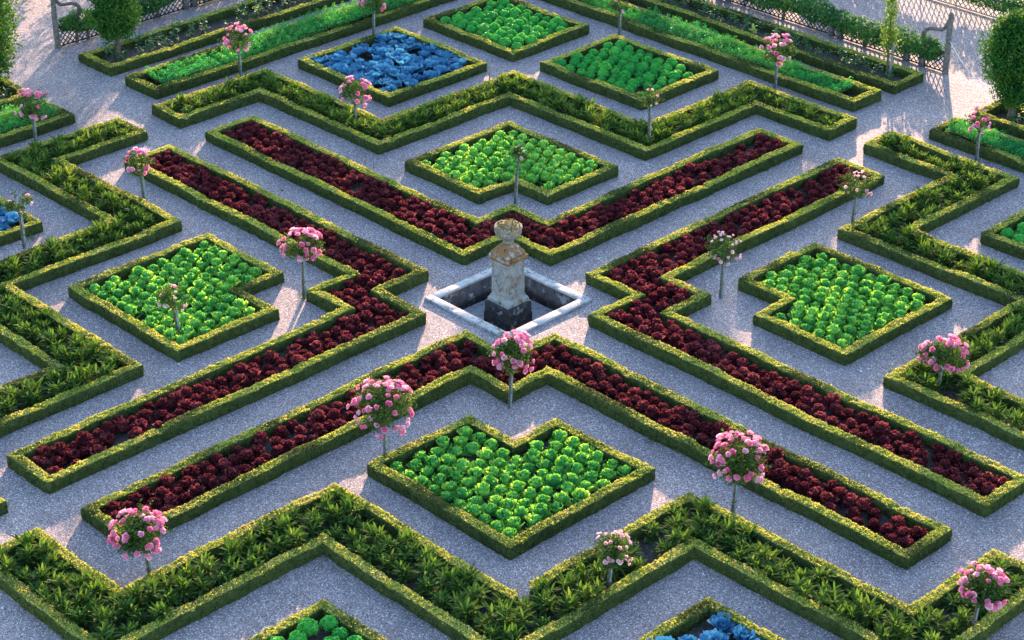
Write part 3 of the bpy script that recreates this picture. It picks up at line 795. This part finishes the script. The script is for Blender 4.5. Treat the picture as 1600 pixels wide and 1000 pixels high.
# ------------------------------------------------------------------ stone basin and pillar
root = empty('stone_basin', ((BX0 + BX1) / 2, (BY0 + BY1) / 2, 0)); tag(root, 'sunken square stone basin with pale coping around the pillar', 'basin')
cx0, cy0 = (BX0 + BX1) / 2, (BY0 + BY1) / 2; hx, hy = (BX1 - BX0) / 2, (BY1 - BY0) / 2
cw = .20; zt = .06; zf = -.52
def framering(o, i, z0, z1):
    mb = MB()
    Vv = []
    for (ax, ay, z) in ((o[0], o[1], z1), (i[0], i[1], z1), (i[0], i[1], z0), (o[0], o[1], z0)):
        Vv += [(-ax, -ay, z), (ax, -ay, z), (ax, ay, z), (-ax, ay, z)]
    Q = []
    for a, b in ((0, 1), (1, 2), (2, 3), (3, 0)):
        for k in range(4): Q.append((a*4+k, b*4+k, b*4+(k+1) % 4, a*4+(k+1) % 4))
    mb.add(Vv, Q); return mb
# coping in separate slabs with fine joints
mb = MB()
rj = np.random.default_rng(3)
def slabs(a0, a1, fixed0, fixed1, axis):
    n = 3; cuts = [a0 + (a1 - a0) * k / n for k in range(n + 1)]
    for k in range(n):
        dz = rj.uniform(-.004, .004)
        if axis == 0: mb.box((cuts[k] + .003, fixed0, .0), (cuts[k+1] - .003, fixed1, zt + dz))
        else: mb.box((fixed0, cuts[k] + .003, .0), (fixed1, cuts[k+1] - .003, zt + dz))
slabs(-hx, hx, -hy, -hy + cw, 0); slabs(-hx, hx, hy - cw, hy, 0)
slabs(-hy + cw, hy - cw, -hx, -hx + cw, 1); slabs(-hy + cw, hy - cw, hx - cw, hx, 1)
me = mb.mesh('coping'); c = link('coping', me, M['curb'], root)
bv = c.modifiers.new('b', 'BEVEL'); bv.width = .008; bv.segments = 2
link('basin_wall', framering((hx - .03, hy - .03), (hx - cw + .02, hy - cw + .02), zf - .1, -.002).mesh('basin_wall'), M['basinwall'], root)
mb = MB(); mb.add([(-hx + .1, -hy + .1, zf), (hx - .1, -hy + .1, zf), (hx - .1, hy - .1, zf), (-hx + .1, hy - .1, zf)], [(0, 1, 2, 3)])
link('basin_floor', mb.mesh('basin_floor'), M['basinfloor'], root)

pil = empty('stone_pillar', (-.05, .07, zf)); tag(pil, 'weathered square stone pillar with an urn on top in the basin', 'pillar')
def sqprof(prof, n=1):
    """square lathe: prof of (half side, z)"""
    mb = MB(); G = []
    for s, z in prof: G.append([(-s, -s, z), (s, -s, z), (s, s, z), (-s, s, z), (-s, -s, z)])
    G = np.array(G, float); mb.grid(G)
    for k in (0, len(prof) - 1):
        mb.add(G[k, :4], [(0, 1, 2, 3)])
    return mb
def stone(name, prof, mat, bevel=.012):
    o = link(name, sqprof(prof).mesh(name), M[mat], pil)
    b = o.modifiers.new('b', 'BEVEL'); b.width = bevel; b.segments = 2; b.limit_method = 'ANGLE'; b.angle_limit = R(25)
    s = o.modifiers.new('s', 'SUBSURF'); s.subdivision_type = 'SIMPLE'; s.levels = 3; s.render_levels = 3
    t = bpy.data.textures.new(name, 'CLOUDS'); t.noise_scale = .08
    d = o.modifiers.new('d', 'DISPLACE'); d.texture = t; d.strength = .007; d.mid_level = .5; d.texture_coords = 'OBJECT' if False else 'LOCAL'
    return o
stone('lower_plinth', [(.36, 0), (.36, .27), (.352, .28)], 'plinthstone')
stone('upper_plinth', [(.345, .283), (.345, .51), (.33, .54)], 'plinthstone')
stone('moulded_base', [(.305, .542), (.31, .60), (.295, .63), (.27, .66), (.262, .69), (.25, .71)], 'shaft')
stone('shaft', [(.242, .712), (.242, 1.49)], 'shaft')
stone('cornice', [(.25, 1.492), (.265, 1.51), (.272, 1.54), (.30, 1.57), (.302, 1.61), (.285, 1.625)], 'cap')
stone('pyramid_cap', [(.255, 1.627), (.262, 1.67), (.235, 1.72), (.20, 1.75), (.165, 1.81), (.11, 1.86), (.085, 1.88)], 'cap')
# raised lozenge panels on the shaft faces
mb = MB()
for k in range(4):
    a = k * math.pi / 2; ca, sa = math.cos(a), math.sin(a)
    def tr(u, z, d): return (ca * (.244 + d) - sa * u, sa * (.244 + d) + ca * u, z)
    def ringq(pts_o, pts_i, d):
        n = len(pts_o); V = [tr(u, z, .0) for u, z in pts_o] + [tr(u, z, d) for u, z in pts_o] + [tr(u, z, d) for u, z in pts_i] + [tr(u, z, .0) for u, z in pts_i]
        Q = []
        for b in range(3):
            for j in range(n): Q.append((b*n+j, b*n+(j+1) % n, (b+1)*n+(j+1) % n, (b+1)*n+j))
        mb.add(V, Q)
    rect = lambda w, h: [(-w, 1.1 - h), (w, 1.1 - h), (w, 1.1 + h), (-w, 1.1 + h)]
    loz = lambda w, h: [(0, 1.1 - h), (w, 1.1), (0, 1.1 + h), (-w, 1.1)]
    ringq(rect(.20, .33), rect(.18, .31), .014)
    ringq(loz(.165, .29), loz(.14, .25), .012)
    ringq(loz(.08, .14), loz(.06, .10), .012)
link('carved_panel', mb.mesh('carved_panel'), M['shaft'], pil)
mb = MB()
mb.lathe([(r_, z_ - .11) for r_, z_ in [(0.0, 1.99), (.11, 1.99), (.12, 2.015), (.075, 2.04), (.065, 2.07), (.10, 2.09), (.20, 2.12), (.26, 2.18), (.285, 2.25), (.275, 2.30), (.295, 2.33), (.295, 2.37), (.25, 2.385), (.235, 2.36), (.12, 2.39), (0, 2.40)]], 40)
u = link('urn', mb.mesh('urn', True), M['urnstone'], pil)
s = u.modifiers.new('s', 'SUBSURF'); s.levels = 2; s.render_levels = 2
t = bpy.data.textures.new('urn', 'CLOUDS'); t.noise_scale = .07
d = u.modifiers.new('d', 'DISPLACE'); d.texture = t; d.strength = .03; d.mid_level = .5
r = np.random.default_rng(77); n = 260
dd = r.normal(size=(n, 3)); dd[:, 2] = np.abs(dd[:, 2]) * .5; dd /= np.linalg.norm(dd, axis=1)[:, None]
P = dd * [.25, .25, .14] * (r.random((n, 1)) ** .3) + [0, 0, 2.27] + [.03, -.02, 0]
V, Q = cards(P, dd, r.uniform(.03, .07, n), .5, .9, r)
mb = MB(); mb.add(V, Q)
tag(link('succulent', mb.mesh('succulent'), M['urnplant'], None, tuple(pil.location)), 'small yellowish plants growing on top of the stone urn', 'plant')

# ------------------------------------------------------------------ fences, vines, trees
def lattice_fence(name, p0, p1, label, z0=.04, z1=.55, step=.15, mat='lattice', posts=None, tall_end=None, top=True):
    p0 = np.array(p0, float); p1 = np.array(p1, float); L = np.linalg.norm(p1 - p0); d = (p1 - p0) / L
    a = math.atan2(d[1], d[0])
    root = empty(name, (p0[0], p0[1], 0), a); tag(root, label, 'fence')
    mb = MB(); H = z1 - z0
    k = -int(H / step) - 1
    while k * step < L:
        for sgn, yy in ((1, .008), (-1, -.008)):
            xa = k * step; xb = xa + H
            za, zb = (z0, z1) if sgn == 1 else (z1, z0)
            ta = max(0, -xa / H); tb = min(1, (L - xa) / H)
            if tb > ta: mb.bar((xa + H * ta, yy, za + (zb - za) * ta), (xa + H * tb, yy, za + (zb - za) * tb), .014, .022)
        k += 1
    link('lattice', mb.mesh('lattice'), M[mat], root)
    mb = MB(); mb.bar((0, 0, z0 - .01), (L, 0, z0 - .01), .03, .03); mb.bar((0, 0, z1), (L, 0, z1), .035, .04)
    link('rail', mb.mesh('rail'), M[mat], root)
    for x in np.arange(.0, L, 1.25):
        mb = MB(); mb.tube([(x + .6, -.03, 0), (x + .6, -.03, z1 + .02)], .014, 6)
        link('upright', mb.mesh('upright'), M[mat], root)
    for x in (posts or []):
        mb = MB(); mb.box((x - .075, -.07, 0), (x + .075, .07, z1 + .06))
        o = link('post', mb.mesh('post'), M['wood'], root); b = o.modifiers.new('b', 'BEVEL'); b.width = .012
    if tall_end:
        mb = MB(); r_ = np.random.default_rng(4)
        zz = np.linspace(0, tall_end, 9)
        mb.tube([(r_.normal() * .006, r_.normal() * .006, z) for z in zz], np.linspace(.085, .065, 9), 9)
        mb.tube([(0, 0, tall_end), (0, 0, tall_end + .05)], [.055, .02], 9)
        link('end_post', mb.mesh('end_post', True), M['wood'], root)
        # S shaped scroll bracket ending in a curl
        pt = [(.02, 0, tall_end - .12), (.10, 0, tall_end - .35), (.2, 0, tall_end - .5), (.42, 0, tall_end - .52), (.62, 0, tall_end - .55), (.76, 0, tall_end - .66), (.80, 0, tall_end - .80), (.72, 0, tall_end - .92)]
        mb = MB()
        P = np.array(pt); t = np.linspace(0, 1, len(P)); tt = np.linspace(0, 1, 30)
        S = np.column_stack([np.interp(tt, t, P[:, j]) for j in range(3)])
        for _ in range(3): S[1:-1] = (S[:-2] + S[1:-1] * 2 + S[2:]) / 4
        mb.tube(S, np.linspace(.045, .06, 30), 8)
        cc = np.array([.60, 0, tall_end - .88]); an = np.linspace(-.2, -4.6, 18)
        C = np.array([cc + [math.cos(q) * (.11 - .004 * j), 0, math.sin(q) * (.11 - .004 * j)] for j, q in enumerate(an)])
        mb.tube(C, np.linspace(.06, .06, 18), 8)
        link('scroll_bracket', mb.mesh('scroll_bracket', True), M['wood'], root)
    return root
def vine(name, p0, p1, label, zc=.52, rz=.29, ry=.27, dens=1100, seed=1, trunks=None, ends=True):
    p0 = np.array(p0, float); p1 = np.array(p1, float); L = np.linalg.norm(p1 - p0); d = (p1 - p0) / L; nrm2 = np.array([-d[1], d[0]])
    root = empty(name, (p0[0], p0[1], 0)); tag(root, label, 'vine')
    r = np.random.default_rng(seed); n = int(L * dens)
    s = r.uniform(0, L, n); th = r.uniform(0, 6.283, n); q = r.random(n) ** .35
    S3 = np.column_stack([s, 0 * s, 0 * s])
    k = 1 + .28 * wob(S3, seed, 2.2) + .15 * wob(S3, seed + 3, 7)
    sag = .05 * wob(S3, seed + 5, 1.1)
    y = np.cos(th) * ry * q * k; z = zc + sag + np.sin(th) * rz * q * k
    P = np.column_stack([d[0] * s + nrm2[0] * y, d[1] * s + nrm2[1] * y, z])
    Nn = np.column_stack([nrm2[0] * np.cos(th), nrm2[1] * np.cos(th), np.sin(th) + .4])
    V, Q = cards(P, Nn, r.uniform(.05, .11, n), .75, .6, r)
    mb = MB(); mb.add(V, Q); link('foliage', mb.mesh('foliage'), M['vine_leaf'], root)
    mb = MB(); pts_ = [(d[0] * t, d[1] * t, zc + .04 * math.sin(t * 3)) for t in np.linspace(0, L, 30)]
    mb.tube(pts_, .03, 6); link('branch', mb.mesh('branch'), M['bark'], root)
    for t in (trunks or []):
        mb = MB(); mb.tube([(d[0] * t, d[1] * t, 0), (d[0] * t + .03, d[1] * t, .3), (d[0] * t, d[1] * t, zc)], [.05, .04, .035], 7)
        link('trunk', mb.mesh('trunk', True), M['bark'], root)
    return root
lattice_fence('lattice_fence', (-1.13, 16.85), (-15, 16.85), 'lattice fence with a scroll topped post at the upper right', posts=[.75, 1.0+.25, 3.45, 3.75, 7.4, 7.7], tall_end=1.63)
vine('trained_vine', (-1.35, 16.85), (-15, 16.85), 'leafy vine trained along the upper right lattice fence', trunks=[.5, 2.4, 5.2, 8.2], seed=21)
lattice_fence('lattice_fence', (-18.62, 1.35), (-18.62, 17.1), 'lattice fence with a scroll topped post at the upper left', posts=[1.7, 4.2, 4.5, 6.6, 6.9], tall_end=1.65)
vine('trained_vine', (-18.62, 1.5), (-18.62, 17), 'leafy vine trained along the upper left lattice fence', trunks=[.45, .8, 3.1, 5.6], seed=22)
lattice_fence('lattice_fence', (3.0, 21.08), (-14, 21.08), 'pale grey lattice panel fence beyond the gravel at the top right', z1=.5, step=.17, mat='pale_lattice')
vine('trained_vine', (3.0, 21.12), (-14, 21.12), 'dark vine behind the far pale lattice fence', seed=23, dens=900)

def tree(base, h0, hc, rw, n, label, seed, shape='cone', trunk=.07, lean=(0, 0), name='pear_tree', ls=.075, clump=26):
    root = empty(name, (base[0], base[1], 0)); tag(root, label, 'tree')
    r = np.random.default_rng(seed)
    zt_ = h0 + hc
    mb = MB()
    tp = [(0, 0, 0), (.02 + lean[0] * .2, .01, h0 * .6), (lean[0] * .4, lean[1] * .4, h0 + hc * .25), (lean[0], lean[1], h0 + hc * .85)]
    mb.tube(tp, [trunk * 1.25, trunk, trunk * .7, trunk * .2], 9)
    for k in range(12):
        f = r.uniform(.05, .75); a = r.uniform(0, 6.28); z = h0 + hc * f
        ww = rw * (1 - f * .6) * .75
        mb.tube([(lean[0] * f, lean[1] * f, z - .12), (math.cos(a) * ww * .5, math.sin(a) * ww * .5, z + .06), (math.cos(a) * ww, math.sin(a) * ww, z + .25)], [trunk * .4, trunk * .25, .008], 5, False)
    link('trunk', mb.mesh('trunk', True), M['bark'], root)
    P = []; Nn = []
    for c in range(clump):
        f = r.uniform(0, 1) ** .9
        if shape == 'cone': w = rw * min(1, .55 + f * 2.2) * (1 - .72 * f ** 1.6)
        else: w = rw * math.sqrt(max(.05, 1 - (2 * f - 1) ** 2))
        a = r.uniform(0, 6.28); q = r.uniform(.35, .82)
        cc = np.array([math.cos(a) * w * q + lean[0] * f, math.sin(a) * w * q + lean[1] * f, h0 + hc * (.08 + f * .88)])
        m = n // clump; dd = r.normal(size=(m, 3)); dd /= np.linalg.norm(dd, axis=1)[:, None]
        P.append(cc + dd * (r.random((m, 1)) ** .4) * [w * .42 + .08, w * .42 + .08, hc * .13 + .06]); Nn.append(dd)
    P = np.concatenate(P); Nn = np.concatenate(Nn)
    V, Q = cards(P, Nn + [0, 0, .3], r.uniform(.7, 1.3, len(P)) * ls, .6, .6, r)
    mb = MB(); mb.add(V, Q); link('crown', mb.mesh('crown'), M['young_leaf' if rw < .3 else 'tree_leaf'], root)
    return root
tree((-16.75, 1.98), .62, 2.2, .68, 15000, 'bushy pear tree rising from the left herb bed', 301, trunk=.075, clump=64)
tree((1.86, 15.4), .52, 2.25, .90, 24000, 'dense dark pear tree in the hedged bed at the right edge', 302, shape='round', trunk=.09, clump=84)
tree((-17.0, -1.8), .40, 3.0, 1.0, 26000, 'dense pear tree cut by the left edge of the picture', 303, shape='round', trunk=.09, clump=80)
tree((-2.02, 15.5), .35, 2.1, .27, 1300, 'slender young pear tree by the right lattice fence', 304, trunk=.03, clump=24, ls=.07)
mb = MB(); mb.tube([(0, 0, 0), (.06, 0, .95)], .035, 8)
tag(link('tree_stake', mb.mesh('tree_stake'), M['pale_lattice'], None, (-1.88, 15.45, .02)), 'pale stake beside the slender young pear tree', 'stake')

for k_, (x_, y_, hh_, rw_) in enumerate([(-9.9, 15.5, 2.4, .8), (-12.7, 15.5, 2.6, .8), (-16.8, 15.5, 3.5, 1.0), (-16.7, 12.0, 3.2, .9), (-16.7, 8.9, 2.2, .7), (-9.8, 22.6, 3.4, .9), (-18, 22.8, 5.6, 1.4), (-12.4, 22.8, 5.2, 1.0), (-22.5, 9, 3.6, 1.2)]):
    tree((x_, y_), .6, hh_, rw_, 4500, ['pear tree in the right herb bed beyond the top edge', 'second pear tree in the right herb bed beyond the top edge', 'tall pear tree at the far corner of the herb beds', 'pear tree in the left herb bed near the far corner', 'small pear tree in the left herb bed beyond the top edge', 'narrow tree beyond the far pale lattice fence', 'tallest tree beyond the far corner of the garden', 'tall slim tree beyond the far pale lattice fence', 'broad tree beyond the left lattice fence'][k_], 400 + k_, ls=.13, clump=30)
vine('trained_vine', (-22.9, 5.0), (-22.9, 22), 'unseen vine row added to shade the gravel beyond the left lattice fence', zc=1.0, rz=.95, ry=.3, seed=24, dens=1200)  # added unseen row, its height shaped to shade the upper left gravel
vine('trained_vine', (-22.9, -6), (-22.9, 4.1), 'unseen vine row added to shade the gravel beyond the left edge tree', zc=1.0, rz=.95, ry=.3, seed=25, dens=1200)  # second added shade row; the gap between them leaves one sun patch
# rope across the path from the tall post
mb = MB(); A = np.array([-1.10, 16.82, .95]); Bp = np.array([1.5, 16.0, .5])
mb.tube([tuple(A + (Bp - A) * t - np.array([0, 0, .55 * 4 * t * (1 - t) * .8])) for t in np.linspace(0, 1, 24)], .008, 5)
tag(link('rope', mb.mesh('rope'), M['rope']), 'thin white rope sagging from the tall post across the path', 'rope')

# ------------------------------------------------------------------ small strays
r = np.random.default_rng(900)
WEEDS = [(1392, 582, 'tuft of bright grass beside the corner of the right zigzag hedge'), (400, 872 - 640, None), (620, 755, 'small weed at the left hedge of the front cabbages'),
         (690, 806, 'dark weed on the gravel below the front cabbage hedge'), (403, 118, 'pale wispy weed in front of the back zigzag hedge'), (381, 112, 'tall wispy weed beside the back left rose stem'),
         (517, 430, 'small leafy weed by the hedge corner of the left red bed'), (470, 468, 'weed tuft around the foot of the rose left of the pillar'), (905, 130 + 20, 'dark weed under the hedge of the deep green balls'),
         (1400, 886, 'dark weed at the corner of the front red bed hedge'), (1015, 690, 'weed under the hedge right of the front cabbages'), (50, 375, 'wispy weed beside the left edge rose stem')]
for i, (px, py, lab) in enumerate(WEEDS):
    if not lab: continue
    B = at_px(px, py, 0); mb = MB()
    for k in range(16):
        leaf(mb, r.uniform(0, 6.28), R(55 + r.normal() * 15), R(-30), r.uniform(.08, .22), .007, (r.normal() * .03, r.normal() * .03, 0), 4, 3, .2, 0, 1, r, pw=.4)
    tag(link('weed', mb.mesh('weed'), M['herb'] if 'dark' in lab else M['peony'], None, tuple(B)), lab, 'weed', 'weeds on the gravel')
STR = [(441, 297, 'dark'), (935, 404, 'pale'), (547, 632, 'dark'), (1100, 328, 'pale'), (165+400, 297+10, 'pale'), (1345, 580, 'pale'), (980, 385, 'pale'), (545, 28, 'pale')]
for i, (px, py, c) in enumerate(STR[:6]):
    B = at_px(px, py, .012); mb = MB()
    th = np.linspace(0.02, math.pi - .02, 6); an = np.linspace(0, 2 * np.pi, 9)
    G = np.array([[(math.sin(a) * math.cos(b) * .045, math.sin(a) * math.sin(b) * .03, math.cos(a) * .016) for b in an] for a in th]); G += r.normal(size=G.shape) * .002; G[:, -1] = G[:, 0]
    mb.grid(G)
    where = ['left of the upper left red bed', 'between the back red bed and the right red bed', 'in the path left of the large rose', 'on the path near the back red bed right arm', 'on the path near the cabbages behind the pillar', 'on the path near the right edge rose'][i]
    o = link('loose_stone', mb.mesh('loose_stone', True), M['pebble'] if c == 'pale' else M['bark'], None, tuple(B))
    o.rotation_euler = (0, 0, r.uniform(0, 3))
    tag(o, f'{c} loose stone lying {where}', 'stone', 'loose stones on the gravel')
n = 420
P = []
while len(P) < n:
    x, y = r.uniform(-15, 14), r.uniform(-12, 14)
    if seen(x, y, 0, 20) and not any(inside((x, y), b) for b in BEDS.values()) and not (BX0 < x < BX1 and BY0 < y < BY1): P.append((x, y, .008))
V, Q = cards(P, [(0, 0, 1)] * n, r.uniform(.018, .045, n), .6, .35, r)
lm = leafmat('dry_leaves', [(.04, .03, .02), (.14, .09, .04), (.30, .22, .10), (.16, .2, .05)], 0, None, island=.9, obj=0, rough=.8, spec=.1)
tag(link('fallen_leaves', mesh('fallen_leaves', V, Q), lm), 'tiny dry leaves fallen on the gravel paths', 'leaves', kind='stuff')
# yellow and pale plants in the outer beds
for i, (px, py, kind, lab) in enumerate([(404, 12, 'leaf', 'pale yellow leaved plant in the left herb bed'), (1177, 42, 'leaf', 'pale yellow leaved plant in the right herb bed near the vine'),
        (1292, 66, 'fl', 'orange yellow flower in the right herb bed below the thick post'), (1326, 78, 'leaf', 'yellow green leafy plant in the right herb bed by the hedge'),
        (1245, 54, 'fl', 'small orange flower in the right herb bed behind the pink rose'), (363, 8, 'fl', 'small yellow flower at the top of the left herb bed')]):
    B = at_px(px, py + 14, .05); mb = MB()
    if kind == 'leaf':
        for k in range(16): leaf(mb, r.uniform(0, 6.28), R(40 + r.normal() * 20), R(-30), r.uniform(.1, .16), .045, (r.normal() * .03, r.normal() * .03, r.uniform(.05, .28)), 4, 4, .2, .004, 4, r, pw=.5)
        tag(link('pale_plant', mb.mesh('pale_plant', True), M['yellowleaf'], None, tuple(B)), lab, 'plant')
    else:
        root = empty('flowering_plant', tuple(B)); tag(root, lab, 'flower')
        mb.tube([(0, 0, 0), (.01, 0, .28)], .005, 5)
        for k in range(8): leaf(mb, r.uniform(0, 6.28), R(30), R(-30), .09, .018, (0, 0, r.uniform(.05, .22)), 4, 3, .2, 0, 1, r)
        link('stalk', mb.mesh('stalk'), M['herb'], root)
        m2 = MB()
        for k in range(9): leaf(m2, 6.28 * k / 9, R(25), R(20), .045, .016, (.01, 0, .28), 3, 3, .2, 0, 1, r)
        link('flower_head', m2.mesh('flower_head'), M['flower_y'], root)
print('objects', len(scene.objects))
